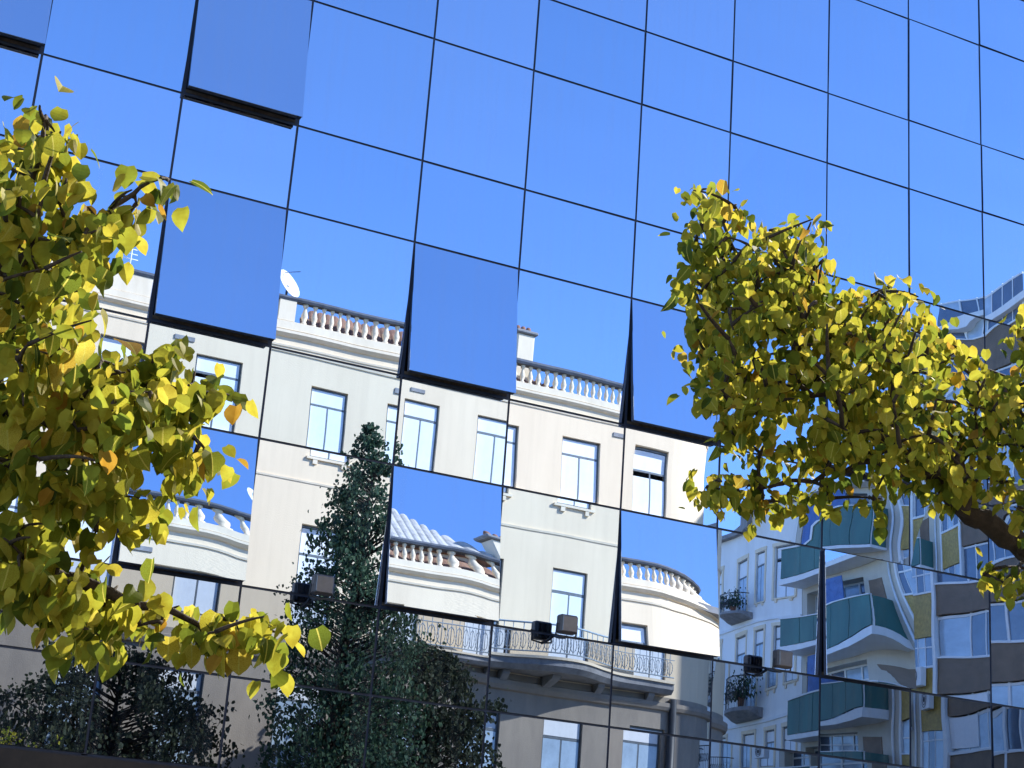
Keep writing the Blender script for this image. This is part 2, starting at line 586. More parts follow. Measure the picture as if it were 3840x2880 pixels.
MB().box(XA + .3, XB, FY - 10.5, FY - 0.6, 0, 15.9).build('dark_interior', M['recess'], cb)


def mould(name, prof, m, path=pathc):
    return MB().sweep(path, prof).build(name, m, cb)


mould('cornice', [(-.05, 15.86), (.05, 15.88), (.13, 15.95), (.13, 16.02), (.0, 16.04), (-.05, 16.04)], M['trim'])
mould('lower_cornice', [(-.03, 15.60), (.03, 15.61), (.04, 15.66), (-.03, 15.67)], M['trim'])
mould('string_course', [(-.03, 12.10), (.025, 12.11), (.035, 12.17), (-.03, 12.18)], M['trim'])
mould('band_course', [(-.03, 7.55), (.10, 7.6), (.16, 7.72), (.16, 7.85), (-.03, 7.9)], M['ashlar'])
# parapet: plinth, balusters, dark handrail, solid dies between runs
mould('parapet_plinth', [(-.20, 16.045), (.10, 16.045), (.10, 16.24), (.06, 16.26), (-.20, 16.26)], M['trim'])
mould('handrail', [(-.15, 16.80), (.09, 16.80), (.12, 16.86), (.09, 16.93), (-.15, 16.93)], M['railstone'])
bal = MB().lathe((0, 0, 0), [(.075, 0), (.075, .05), (.045, .07), (.078, .18), (.085, .24), (.05, .36), (.036, .44), (.06, .47), (.07, .49), (.07, .545)], 8).mesh('baluster')
bal.materials.append(M['trim'])
dies = [-7.9, -2.5, 2.2, 6.6, 11.72, 23.0]
for x in dies:
    MB().box(x - .2, x + .2, FY - .16, FY + .075, 16.262, 16.798).build('parapet_die', M['trim'], cb)
MB().box(6.0 + .81, 8.6, FY - .155, FY + .07, 16.262, 16.797).build('parapet_die', M['trim'], cb)
x = XA + .3
while x < XB:
    if min(abs(x - d) for d in dies) > .28 and not 6.7 < x < 8.75:
        inst('baluster', bal, cb, (x, FY - .04, 16.258))
    x += 0.265
for a in range(4, 90, 7):
    inst('baluster', bal, cb, (XB + (RC - .04) * math.sin(R(a)), FY - RC + (RC - .04) * math.cos(R(a)), 16.258))


# roof of pan tiles: one slope behind the parapet, every tile row a rounded ridge
def tile_slope(name, x0, x1, ya, za, yb, zb, m, hip0=0.0, hip1=0.0, step=.24):
    mb = MB()
    k = int((x1 - x0) / step)
    for i in range(k):
        a = x0 + i * step
        c = a + step / 2
        # a hipped end cuts the row short
        f = 1.0
        if hip0:
            f = min(f, max(0.02, (c - x0) / hip0))
        if hip1:
            f = min(f, max(0.02, (x1 - c) / hip1))
        y2, z2 = ya + (yb - ya) * f, za + (zb - za) * f
        prof = [(0, 0), (.05, .045), (.12, .065), (.19, .045), (.24, 0)]
        mb.rings([[(a + q * step / .24, ya, za + r) for q, r in prof] + [(a + step, ya, za - .05), (a, ya, za - .05)],
                  [(a + q * step / .24, y2, z2 + r) for q, r in prof] + [(a + step, y2, z2 - .05), (a, y2, z2 - .05)]], True, True)
    return mb.build(name, m, cb)


tile_slope('tiled_roof', 12.2, 21.2, FY - .24, 16.20, FY - .62, 16.84, M['tile'], .2, 3.0)
MB().box(XA + .2, XB + 1.9, FY - 10.8, FY - .34, 15.9, 16.10).build('roof_deck', M['darkstone'], cb)
tile_slope('pavilion_roof', 16.25, 19.0, FY - .45, 17.06, FY - 2.3, 19.3, M['oldtile'], 0, 2.75, .25)
MB().box(16.35, 18.25, FY - 5.5, FY - .6, 16.3, 17.0).build('pavilion_wall', M['trim'], cb)
MB().bev_box(16.2, 18.55, FY - 5.7, FY - .40, 16.96, 17.05, .02).build('pavilion_eave', M['tile'], cb)
ch = MB().bev_box(18.72, 19.30, FY - .95, FY - .4, 16.3, 17.82, .03).build('chimney', M['trim'], cb)
MB().bev_box(18.64, 19.38, FY - 1.03, FY - .32, 17.822, 17.93, .03).build('chimney_cap', M['darkstone'], ch)
for k in range(3):
    MB().lathe((18.83 + k * .18, FY - .68, 17.931), [(.07, 0), (.09, .12), (.06, .2)], 7).build('chimney_pot', M['pot'], ch)
# white stair head at the left with a rail and aerial
MB().box(5.6, 8.25, FY - 4.2, FY - .5, 16.2, 17.0).build('stair_head', M['trim'], cb)


# windows: one of each kind, then copies
def window_kit(w, h, z_tr, kind):
    """frame in a local box: x centred, z from 0; y=0 is the plane the frame's face lies in (facing +Y)"""
    f = MB()
    fw = .05
    f.box(-w / 2 + .01, -w / 2 + fw, -.06, 0, 0.01, h - .01)
    f.box(w / 2 - fw, w / 2 - .01, -.06, 0, 0.01, h - .01)
    f.box(-w / 2 + fw, w / 2 - fw, -.058, -.002, h - fw, h - .012)
    f.box(-w / 2 + fw, w / 2 - fw, -.058, -.002, .012, fw)
    f.box(-w / 2 + fw, w / 2 - fw, -.056, .012, z_tr - .03, z_tr + .03)
    f.box(-.02, .02, -.054, .006, fw, z_tr - .036)
    res = [('window', f.mesh('window'), M['winframe'])]
    up = MB().bev_box(-w / 2 + fw + .006, w / 2 - fw - .006, -.045, .012, z_tr + .036, h - fw - .01, .006)
    res.append(('fanlight', up.mesh('fanlight'), M['blind']))
    for s in (-1, 1):
        a, b = sorted((s * .024, s * (w / 2 - fw - .006)))
        lf = MB().bev_box(a, b, -.045, .012, fw + .006, z_tr - .036, .006)
        res.append(('shutter' if kind == 'shut' else 'pane', lf.mesh('shutter'), M['whitewood'] if kind == 'shut' else M['paleglass']))
    return res


def surround(w, h):
    s = MB()
    t = .13
    s.box(-w / 2 - t, -w / 2 - .002, -.02, .035, 0, h + .002)
    s.box(w / 2 + .002, w / 2 + t, -.02, .035, 0, h + .002)
    s.box(-w / 2 - t - .02, w / 2 + t + .02, -.02, .045, h + .003, h + t + .03)
    return s.mesh('surround')


def sill_mesh(w):
    s = MB()
    s.box(-w / 2 - .10, w / 2 + .10, -.10, .07, -.07, -.003)
    for sx in (-1, 1):
        s.box(sx * w * .36 - .07, sx * w * .36 + .07, .0, .06, -.20, -.071)
    return s.mesh('window_sill')


wrng = random.Random(17)


def put_window(parent, kit, sur, sil, loc, rz=0.0):
    name, me, m = kit[0]
    if not me.materials:
        me.materials.append(m)
    w = inst(name, me, parent, loc, (0, 0, rz))
    for n2, me2, m2 in kit[1:]:
        if not me2.materials:
            me2.materials.append(m2)
        o = inst(n2, me2, w)
        if n2 == 'shutter' and wrng.random() < .28:      # a leaf left ajar, swung into the room
            o.scale = (1, 1, wrng.uniform(.88, .95))
        elif n2 == 'fanlight' and wrng.random() < .2:
            o.location = (0, -.03, 0)
    for nm, s, m2 in (('surround', sur, M['trim']), ('window_sill', sil, M['trim'])):
        if s:
            if not s.materials:
                s.materials.append(m2)
            inst(nm, s, w, (0, .10, 0))
    return w


kit_top = window_kit(WW, 2.07, 1.53, 'shut')
kit_mid = window_kit(WW, 2.64, 1.98, 'shut')
kit_low = window_kit(WW + .1, 2.5, 1.95, 'glass')
sur_top, sur_mid, sur_low = surround(WW, 2.07), surround(WW, 2.64), surround(WW + .1, 2.5)
sl = sill_mesh(WW)
for x in WC:
    put_window(cb, kit_top, None, sl, (x, FY - .10, 12.95))
    put_window(cb, kit_mid, None, None, (x, FY - .10, 8.40))
    put_window(cb, kit_low, None, None, (x, FY - .10, 4.45))
for a, b, c, d in doors:
    dr = MB()
    dr.bev_box(a + .03, b - .03, FY - .24, FY - .17, c + .01, d - .03, .01)
    dr.build('door', M['fascia'], cb)

# bowed balcony over the street with a wrought-iron rail
bx0, bx1 = 15.1, 24.0
bmid, bw = 20.2, 2.3


def bow(x):
    t = (x - bmid) / bw
    return .55 + (0.75 * math.cos(t * math.pi / 2) ** 2 if abs(t) < 1 else 0)


bp = [(bx0 + (bx1 - bx0) * i / 60, FY, 0, 1) for i in range(61)]
slab = MB()
slab.rings([[(x, FY + .001, 8.08), (x, FY + bow(x) - .12, 8.08), (x, FY + bow(x), 8.2), (x, FY + bow(x), 8.34), (x, FY + .001, 8.34)] for x, _, _, _ in bp], True, True)
bs = slab.build('balcony_slab', M['darkstone'], cb)
mould_top = MB().rings([[(x, FY + bow(x) - .10, 8.341), (x, FY + bow(x) + .05, 8.341), (x, FY + bow(x) + .05, 8.40), (x, FY + bow(x) - .10, 8.40)] for x, _, _, _ in bp], True, True)
mould_top.build('balcony_edge', M['trim'], cb)
rail = MB()
for z, r in ((9.22, .03), (8.50, .018), (8.98, .014)):
    rail.tube([(x, FY + bow(x) - .03, z) for x, _, _, _ in bp], [r] * len(bp), 5)
rl = rail.build('balcony_rail', M['iron'], cb)
scr = MB()
for q in range(14):
    a0, a1 = q / 14 * 2 * math.pi, (q + 1) / 14 * 2 * math.pi
    rr = .095
    scr.tube([(rr * math.cos(a0), 0, .24 + 1.9 * rr * math.sin(a0)), (rr * math.cos(a1), 0, .24 + 1.9 * rr * math.sin(a1))], [.011, .011], 4)
scr.tube([(-.12, 0, 0), (-.05, 0, .22), (-.12, 0, .46)], [.011] * 3, 4)
scr.tube([(0, 0, 0), (0, 0, .70)], [.013] * 2, 4)
scm = scr.mesh('rail_scroll')
scm.materials.append(M['iron'])
nsc = int((bx1 - bx0) / .235)
for i in range(nsc + 1):
    x = bx0 + .05 + i * .235
    slope = (bow(x + .05) - bow(x - .05)) / .1
    inst('rail_scroll', scm, cb, (x, FY + bow(x) - .03, 8.50), (0, 0, math.atan(slope)))
for x in (16.0, 18.6, 20.2, 21.8, 23.3):
    c = MB()
    c.rings([[(x - .12, FY + .001, 7.75), (x - .12, FY + .10, 7.78), (x - .12, FY + bow(x) * .55, 7.98), (x - .12, FY + bow(x) * .6, 8.075), (x - .12, FY + .001, 8.075)],
             [(x + .12, FY + .001, 7.75), (x + .12, FY + .10, 7.78), (x + .12, FY + bow(x) * .55, 7.98), (x + .12, FY + bow(x) * .6, 8.075), (x + .12, FY + .001, 8.075)]], True, True)
    c.build('corbel', M['darkstone'], cb)  # dark tone stands in for the shading beneath the balcony
MB().tube([(18.63, FY + .06, 11.5), (18.63, FY + .06, 8.45)], [.035, .035], 7).build('downpipe', M['pipe'], cb)
MB().tube([(24.25, FY + .12, 8.0), (24.25, FY + .12, 0.1)], [.11, .11], 8).build('downpipe', M['pipe'], cb)
for x in (9.2, 15.6, 22.1):
    MB().bev_box(x - .25, x + .25, FY + .001, FY + .03, 15.28, 15.40, .008).build('vent_grille', M['darkstone'], cb)

# things on its roof
dish = thing('satellite_dish', 'white satellite dish standing behind the roof balustrade', 'satellite dish', (11.75, FY - .25, 16.3))
dm = MB()
dc, dn = Vector((0, .12, 1.10)), Vector((.55, .75, .35)).normalized()
da = dn.cross(Vector((0, 0, 1))).normalized()
db = dn.cross(da)
rg = []
for rr, dd in ((.03, -.09), (.18, -.075), (.32, -.04), (.42, .0), (.43, .012), (.42, -.012), (.3, -.06), (.03, -.11)):
    rg.append([dc + dn * dd + (da * math.cos(2 * math.pi * k / 18) * .82 + db * math.sin(2 * math.pi * k / 18) * 1.12) * rr for k in range(18)])
dm.rings(rg, True, True, True).build('reflector', M['whitepaint'], dish)
MB().tube([(0, 0, 0), (0, 0, .8), (0, .04, 1.05)], [.03, .03, .03], 6).build('mast', M['pipe'], dish)
MB().tube([dc - db * .4, dc + dn * .4 - db * .25], [.012, .012], 5).build('feed_arm', M['pipe'], dish)
aer = thing('roof_aerial', 'thin white aerial mast on the white stair head', 'aerial', (7.75, FY - .8, 17.0))
MB().tube([(0, 0, 0), (0, 0, .95)], [.03, .02], 6).build('mast', M['whitepaint'], aer)
for k in range(4):
    MB().tube([(-.22 + k * .03, 0, .5 + k * .13), (.22 - k * .03, 0, .5 + k * .13)], [.012, .012], 4).build('element', M['whitepaint'], aer)

# ------------------------------------------------------------------ buildings of the side street (facing -X, in shade)
SX = 38.0


def sbox(v0, v1, z0, z1, o0, o1):
    """box on the side-street frontage: v metres from the glass plane, o metres out towards -X"""
    return MB().box(SX - o1, SX - o0, -v1, -v0, z0, z1)


gr = thing('grey_house', 'pale grey rendered house with small balconies beside the cream townhouse', 'building')


def swall(parent, name, m, v0, v1, z0, z1, holes, depth=.22):
    mb = MB()
    vs = sorted({v0, v1, *[q for h in holes for q in h[:2]]})
    zs = sorted({z0, z1, *[q for h in holes for q in h[2:]]})
    for a, b in zip(vs, vs[1:]):
        for c, d in zip(zs, zs[1:]):
            mx, mz = (a + b) / 2, (c + d) / 2
            if any(h[0] < mx < h[1] and h[2] < mz < h[3] for h in holes):
                continue
            mb.quad((SX, -b, c), (SX, -b, d), (SX, -a, d), (SX, -a, c))
    for a, b, c, d in holes:
        xx = SX + depth
        mb.quad((SX, -a, c), (SX, -a, d), (xx, -a, d), (xx, -a, c))
        mb.quad((SX, -b, c), (xx, -b, c), (xx, -b, d), (SX, -b, d))
        mb.quad((SX, -a, d), (SX, -b, d), (xx, -b, d), (xx, -a, d))
        mb.quad((SX, -a, c), (xx, -a, c), (xx, -b, c), (SX, -b, c))
    return mb.build(name, m, parent)


gh = []
for z in (14.9, 11.5, 8.1, 4.7):
    gh += [(35.75, 36.95, z, z + 2.05), (37.75, 38.65, z, z + 2.05), (39.7, 40.8, z - .4, z + 2.05), (42.4, 43.6, z, z + 2.05)]
swall(gr, 'wall', M['greyrender'], 35.3, 46.0, 0, 18.1, gh)
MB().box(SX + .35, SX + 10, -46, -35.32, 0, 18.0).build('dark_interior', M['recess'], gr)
MB().box(SX - .35, SX + 10, -46.1, -35.31, 18.1, 18.28).build('eave', M['darkstone'], gr)
for (a, b, c, d) in gh:
    kit = window_kit(b - a, d - c, (d - c) * .74, 'shut' if (a < 37 or a > 42) else 'glass')
    put_window(gr, kit, surround(b - a, d - c), sill_mesh(b - a) if c > 4 and a < 39 else None, (SX + .10, -(a + b) / 2, c), R(90))
for z in (13.88, 10.5, 7.1):
    sbox(35.32, 45.9, z, z + .10, .001, .07).build('string_course', M['whitepaint'], gr)
sc2 = MB()
sc2.box(-.006, .006, -.006, .006, 0, .95)
for q in range(10):
    a0, a1 = q / 10 * 2 * math.pi, (q + 1) / 10 * 2 * math.pi
    sc2.tube([(0, .07 * math.cos(a0), .45 + .15 * math.sin(a0)), (0, .07 * math.cos(a1), .45 + .15 * math.sin(a1))], [.01, .01], 4)
sc2m = sc2.mesh('rail_bar')
sc2m.materials.append(M['pipe'])
for z in (16.30 - 1.9, 10.95, 7.6):
    zz = z
    b = MB()
    n = 12
    pl = [(38.95 + 2.5 * i / n, .35 + .95 * math.sin(math.pi * i / n) ** .5) for i in range(n + 1)]
    b.rings([[(SX - .001, -v, zz - .30 + .02), (SX - o * .55, -v, zz - .24), (SX - o, -v, zz - .06), (SX - o, -v, zz + .06), (SX - .001, -v, zz + .06)] for v, o in pl], True, True)
    b.build('balcony', M['darkstone'], gr)
    t = MB().tube([(SX - o + .05, -v, zz + 1.0) for v, o in pl], [.025] * (n + 1), 5)
    rb = t.build('balcony_rail', M['pipe'], gr)
    for i in range(n * 2):
        v = 38.95 + 2.5 * (i + .5) / (2 * n)
        o = .35 + .95 * math.sin(math.pi * (i + .5) / (2 * n)) ** .5
        inst('rail_bar', sc2m, gr, (SX - o + .05, -v, zz + .06))

gn = thing('green_balcony_block', 'flats with teal green balcony fronts on the side street', 'building')
gholes = []
LV = [15.25, 12.40, 9.55, 6.70, 3.85]
for z in LV:
    gholes += [(31.3, 34.9, z + .15, z + 2.45)]
swall(gn, 'wall', M['beige'], 29.12, 35.28, 0, 18.15, gholes, .9)
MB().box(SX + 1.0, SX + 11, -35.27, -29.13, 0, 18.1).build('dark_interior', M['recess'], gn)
MB().box(SX - .9, SX + 11, -35.29, -29.1, 18.16, 18.36).build('eave', M['whitepaint'], gn)
for k, z in enumerate(LV):
    sbox(29.85, 35.25, z - .18, z, .001, 1.0).build('balcony_slab', M['whitepaint'], gn)
    for i in range(5):
        sbox(29.9 + i * 1.06, 29.9 + i * 1.06 + 1.035, z + .03, z + 1.12, .945 + .006 * ((i + k) % 2), 1.0 + .006 * ((i + k) % 2)).build('balcony_panel', M['greenpanel'], gn)
        sbox(29.9 + i * 1.06 - .03, 29.9 + i * 1.06 + .01, z + .001, z + 1.12, .90, .94).build('rail_post', M['whitepaint'], gn)
    sbox(29.9, 29.96, z + .001, z + 1.12, .001, .935).build('balcony_end', M['greenpanel'], gn)
    sbox(29.85, 35.22, z + 1.121, z + 1.17, .90, 1.04).build('balcony_rail', M['whitepaint'], gn)
    fr = MB()
    for i in range(5):
        v = 31.3 + i * .9
        fr.box(SX + .50, SX + .58, -v - .035, -v + .035, z + .15, z + 2.45)
    fr.box(SX + .505, SX + .575, -34.9, -31.3, z + 2.36, z + 2.45)
    fr.box(SX + .505, SX + .575, -34.9, -31.3, z + 1.75, z + 1.82)
    gl = fr.build('window', M['whitepaint'], gn)
    for i in range(4):
        v = 31.34 + i * .9
        MB().box(SX + .535, SX + .55, -v - .82, -v, z + .15, z + 2.35).build('pane', M['paleglass'] if (i + k) % 3 else M['glass'], gl)
    if k in (0, 2):
        MB().box(SX - .7, SX - .66, -33.9, -31.6, z + 1.25, z + 2.44).build('awning', M['bluecloth'], gn)
    sbox(30.2, 31.0, z + .6, z + 2.2, .001, .03).build('shutter_panel', M['brownpanel'], gn)
MB().tube([(SX - .08, -29.5, 18.1), (SX - .08, -29.5, 0.2)], [.055, .055], 6).build('downpipe', M['whitepaint'], gn)

bn = thing('brown_block', 'tall flats with brown bands, ochre tiles and glazed balconies on the side street', 'building')
MB().box(SX + .65, SX + 14, -29.10, -14.0, 0, 23.2).build('core_wall', M['beige'], bn)
MB().box(SX - .25, SX + 14.1, -29.11, -13.9, 23.2, 23.45).build('eave', M['whitepaint'], bn)
sbox(27.12, 27.27, 0, 23.19, -.64, .12).build('white_fin', M['whitepaint'], bn)
sbox(22.75, 22.90, 0, 23.19, -.64, .06).build('white_fin', M['whitepaint'], bn)
sbox(18.35, 18.50, 0, 23.19, -.64, .06).build('white_fin', M['whitepaint'], bn)
sbox(28.95, 29.09, 0, 23.18, -.64, .06).build('white_fin', M['whitepaint'], bn)
sbox(13.95, 14.09, 0, 23.18, -.64, .06).build('white_fin', M['whitepaint'], bn)
for k in range(-4, 4):
    z = 12.8 + 2.9 * k
    if z < .2:
        z = .2
    zt = 14.0 + 2.9 * k
    for (v0, v1) in ((22.91, 27.11), (18.51, 22.74), (14.10, 18.34)):
        sbox(v0, v1, z, zt, -.2, .04).build('brown_band', M['brownpanel'], bn)
        sbox(v0, v1, zt + .001, zt + .07, -.2, .09).build('band_cap', M['whitepaint'], bn)
        nb = 5
        fr = MB()
        wv = (v1 - v0) / nb
        for i in range(1, nb):
            vv = v0 + i * wv
            fr.box(SX + .04, SX + .10, -vv - .03, -vv + .03, zt + .075, zt + 1.69)
        fr.box(SX + .045, SX + .095, -v1, -v0, zt + 1.58, zt + 1.66)
        fr.box(SX + .045, SX + .095, -v1, -v0, zt + .08, zt + .14)
        w = fr.build('window', M['whitepaint'], bn)
        for i in range(nb):
            vv = v0 + i * wv
            pale = (k == -2 and v0 > 22) or (i * 7 + k * 3) % 5 == 0
            MB().box(SX + .065, SX + .078, -vv - wv + .031, -vv - .031, zt + .141, zt + 1.579).build('pane', M['paleglass'] if pale else M['glass'], w)
        if k in (-2,) and v0 > 22:
            sbox(25.4, 27.1, zt + .2, zt + 1.62, -.02, .02).build('roller_blind', M['blind'], bn)
    # ochre stack with barred windows
    sbox(27.28, 28.94, z - .65, z + .85, -.2, .03).build('ochre_tiles', M['yellowtile'], bn)
    sbox(27.28, 28.94, z + .851, z + .93, -.2, .08).build('ledge', M['whitepaint'], bn)
    fr = MB()
    for i in range(4):
        vv = 27.32 + i * .525
        fr.box(SX + .02, SX + .07, -vv - .04, -vv, z + .935, z + 2.24)
    fr.box(SX + .022, SX + .068, -28.93, -27.29, z + 1.75, z + 1.81)
    w = fr.build('window', M['whitepaint'], bn)
    for i in range(3):
        vv = 27.36 + i * .525
        MB().box(SX + .04, SX + .05, -vv - .485, -vv, z + .936, z + 2.23).build('pane', M['glass'] if (i + k) % 2 else M['paleglass'], w)

# ------------------------------------------------------------------ trees
LO = [(0, 0), (.27, .05), (.42, .20), (.47, .38), (.42, .58), (.29, .76), (.12, .90), (0, 1.0)]


def leaf_geo(size, fold, curl, slim=1.0):
    """heart shaped leaf: stalk end at origin, tip along +X, folded along the midrib; returns verts, faces"""
    vs, fs = [], []
    rib = []
    for w, t in LO:
        rib.append((t * size, 0.0, -curl * size * t * t))
    for s in (-1, 1):
        base = len(vs)
        for (w, t), r in zip(LO, rib):
            back = -.10 * size if t == .05 else 0
            vs.append(r)
            vs.append((r[0] + back, s * w * size * slim, r[2] + w * size * fold))
        for i in range(len(LO) - 1):
            a = base + 2 * i
            q = (a, a + 1, a + 3, a + 2) if s > 0 else (a, a + 2, a + 3, a + 1)
            if i == 0:
                q = (a, a + 3, a + 2) if s > 0 else (a, a + 2, a + 3)
            elif i == len(LO) - 2:
                q = (a, a + 1, a + 2) if s > 0 else (a, a + 2, a + 1)
            fs.append(q)
    return vs, fs


LEAFV = [leaf_geo(1.0, random.uniform(.05, .6), random.uniform(-.2, .7), random.uniform(.8, 1.12)) for _ in range(9)]
LEAFM = []
for vs, fs in LEAFV:
    me = bpy.data.meshes.new('leaf')
    me.from_pydata(vs, [], fs)
    me.polygons.foreach_set('use_smooth', [True] * len(me.polygons))
    me.materials.append(M['leafobj'])
    LEAFM.append(me)


def add_leaves(name, leaves, parent, material):
    """join many leaves (pos, quaternion, size, shade) into one foliage mesh"""
    V_, F_, S_ = [], [], []
    for p, q, s, sh, k in leaves:
        vs, fs = LEAFV[k]
        n = len(V_)
        mx = q.to_matrix() * s
        V_ += [(mx @ Vector(v) + p)[:] for v in vs]
        F_ += [tuple(n + i for i in f) for f in fs]
        S_ += [sh] * len(vs)
    me = bpy.data.meshes.new(name)
    me.from_pydata(V_, [], F_)
    at = me.attributes.new('shade', 'FLOAT', 'POINT')
    at.data.foreach_set('value', S_)
    me.materials.append(material)
    o = bpy.data.objects.new(name, me)
    COL.objects.link(o)
    o.parent = parent
    o['kind'] = 'stuff'
    return o


def rand_leaf_quat(rng):
    """leaf hanging outwards and down from its stalk"""
    az = rng.uniform(0, 2 * math.pi)
    pitch = R(rng.gauss(52, 26))
    rollq = Quaternion((1, 0, 0), R(rng.gauss(0, 38)))
    return Quaternion((0, 0, 1), az) @ Quaternion((0, 1, 0), pitch) @ rollq


def inside(p, poly):
    x, y = p
    c = False
    n = len(poly)
    j = n - 1
    for i in range(n):
        xi, yi = poly[i]
        xj, yj = poly[j]
        if (yi > y) != (yj > y) and x < (xj - xi) * (y - yi) / (yj - yi) + xi:
            c = not c
        j = i
    return c


def bezier(a, b, c, n):
    return [a.lerp(b, i / n).lerp(b.lerp(c, i / n), i / n) for i in range(n + 1)]


def street_tree(label, base, limbs, twigs, lsize, seed, n_parts=300, per=(7, 12), spread=.13):
    rng = random.Random(seed)
    t = thing('linden_tree', label, 'tree', base, 'yellowing street trees')
    B = Vector(base)
    tr = MB()
    nodes = []
    for pts, r0, r1 in limbs:
        P = [Vector(p) for p in pts]
        fine = []
        for i in range(len(P) - 1):
            for k in range(4):
                fine.append(P[i].lerp(P[i + 1], k / 4))
        fine.append(P[-1])
        for i in range(1, len(fine) - 1):
            fine[i] = fine[i] + Vector((rng.uniform(-1, 1), rng.uniform(-1, 1), rng.uniform(-1, 1))) * .02
        rr = [r0 + (r1 - r0) * i / (len(fine) - 1) for i in range(len(fine))]
        tr.tube([p - B for p in fine], rr, 8)
        nodes += fine[2:]
    tr.build('trunk', M['bark'], t)
    br = MB()
    leaves = []
    twigs = sorted(twigs, key=lambda w: min((q - w[0]).length for q in nodes))
    for p, dens in twigs:
        src = min(nodes, key=lambda q: (q - p).length + max(0, q.z - p.z) * .4)
        L = (p - src).length
        midp = src.lerp(p, .5) + Vector((rng.uniform(-.12, .12), rng.uniform(-.12, .12), .10)) * L
        path = bezier(src, midp, p, 5)
        nodes += path[2:]
        br.tube([q - B for q in path], [.008, .007, .006, .005, .004, .003], 4)
        for _ in range(int(rng.randint(*per) * dens)):
            q = path[rng.choice((3, 4, 4, 5, 5, 5))]
            o = Vector((rng.gauss(0, spread), rng.gauss(0, spread), rng.gauss(-.02, spread * .8)))
            pos = q + o
            sh = min(1, max(0, rng.gauss(.45, .26)))
            leaves.append((pos - B, rand_leaf_quat(rng), lsize * rng.uniform(.6, 1.3), sh, rng.randrange(9)))
    br.build('twigs', M['bark'], t)['kind'] = 'stuff'
    # the leaves that show largest are parts of their own, the rest one mass
    score = []
    for i, lf in enumerate(leaves):
        x, y = to_pix(lf[0] + B)
        vis = -20 < x < 2240 and -20 < y < 1690
        score.append(((lf[0] + B - CAM).length / lf[2] if vis else 1e6, i))
    score.sort()
    near = {i for s, i in score[:n_parts] if s < 1e6}
    for i in near:
        p, q, s, sh, k = leaves[i]
        o = bpy.data.objects.new('leaf', LEAFM[k])
        COL.objects.link(o)
        o.parent = t
        o.location = p
        o.rotation_mode = 'QUATERNION'
        o.rotation_quaternion = q
        o.scale = (s, s, s)
    add_leaves('foliage', [l for i, l in enumerate(leaves) if i not in near], t, M['leaf'])
    return t


def scatter(rng, poly, n, depth, dsd, holes=(), dens=1.0):
    xs = [p[0] for p in poly]
    ys = [p[1] for p in poly]
    out = []
    guard = 0
    while len(out) < n and guard < n * 60:
        guard += 1
        x, y = rng.uniform(min(xs), max(xs)), rng.uniform(min(ys), max(ys))
        if not inside((x, y), poly):
            continue
        if any((x - a) ** 2 + (y - b) ** 2 < r * r for a, b, r in holes):
            continue
        out.append((pix(x, y, depth + rng.gauss(0, dsd)), dens))
    return out


def fill(rng, poly, area, depth, dsd, holes=()):
    a = abs(sum(p[0] * q[1] - q[0] * p[1] for p, q in zip(poly, poly[1:] + poly[:1]))) / 2
    return scatter(rng, poly, max(2, int(a / area)), depth, dsd, holes)


# left tree: trunk just outside the picture, boughs reaching into it about six metres away
rng = random.Random(3)
DL = 4.6
tw = []
tw += fill(rng, [(-58, 320), (0, 298), (43, 298), (79, 211), (101, 208), (123, 262), (141, 298), (108, 334), (137, 356), (170, 399), (184, 432), (206, 457), (224, 500), (238, 551), (235, 587), (202, 598), (181, 616), (202, 695), (144, 695), (-58, 710)], 1344, DL, .22, holes=[(40, 600, 14)])
for x, y in ((86, 228), (98, 250), (76, 290), (118, 285), (100, 322), (60, 330), (128, 310), (205, 470), (240, 450), (262, 425), (285, 410), (305, 400), (325, 392), (345, 384), (362, 388), (295, 440), (280, 465), (270, 485)):
    tw.append((pix(x, y, DL + rng.gauss(0, .05)), .7))
# the crown outside the frame, (246, 417), (311, 378), (368, 385), (361, 407), (311, 425), (285, 479), (256, 493), (238, 457), (217, 468)], 900, DL, .08)
tw += fill(rng, [(152, 746), (202, 732), (238, 742), (278, 782), (311, 782), (343, 753), (383, 735), (423, 775), (462, 818), (498, 854), (509, 876), (462, 905), (361, 912), (289, 912), (217, 898), (159, 854)], 1000, DL, .25, holes=[(155, 800, 26), (215, 905, 24)])
tw += fill(rng, [(340, 927), (433, 927), (470, 981), (462, 1003), (405, 1024), (368, 1042), (340, 1013)], 1000, DL - .1, .10)
tw += fill(rng, [(-58, 710), (144, 710), (173, 782), (217, 854), (289, 905), (285, 927), (260, 1042), (217, 1071), (116, 1071), (87, 1021), (-58, 1028)], 950, DL, .28, holes=[(130, 672, 34), (155, 800, 26), (120, 1070, 22), (215, 905, 22), (60, 840, 16)])
tw += fill(rng, [(130, 1057), (217, 1064), (289, 1075), (368, 1071), (394, 1104), (332, 1107), (329, 1147), (289, 1154), (260, 1122), (202, 1093), (159, 1100)], 900, DL, .10)
tw += fill(rng, [(0, 1130), (60, 1125), (190, 1130), (215, 1150), (150, 1170), (0, 1170)], 2600, DL, .15)
tw += fill(rng, [(-58, 1158), (36, 1133), (101, 1129), (137, 1172), (144, 1216), (188, 1234), (282, 1234), (318, 1270), (383, 1295), (397, 1324), (361, 1338), (354, 1389), (325, 1360), (275, 1346), (217, 1389), (130, 1360), (72, 1310), (43, 1266), (-58, 1259)], 950, DL, .16)
tw += fill(rng, [(405, 1331), (462, 1317), (520, 1306), (571, 1313), (592, 1346), (625, 1385), (614, 1407), (578, 1382), (542, 1389), (498, 1371), (455, 1403), (419, 1422), (405, 1389)], 950, DL - .15, .08)
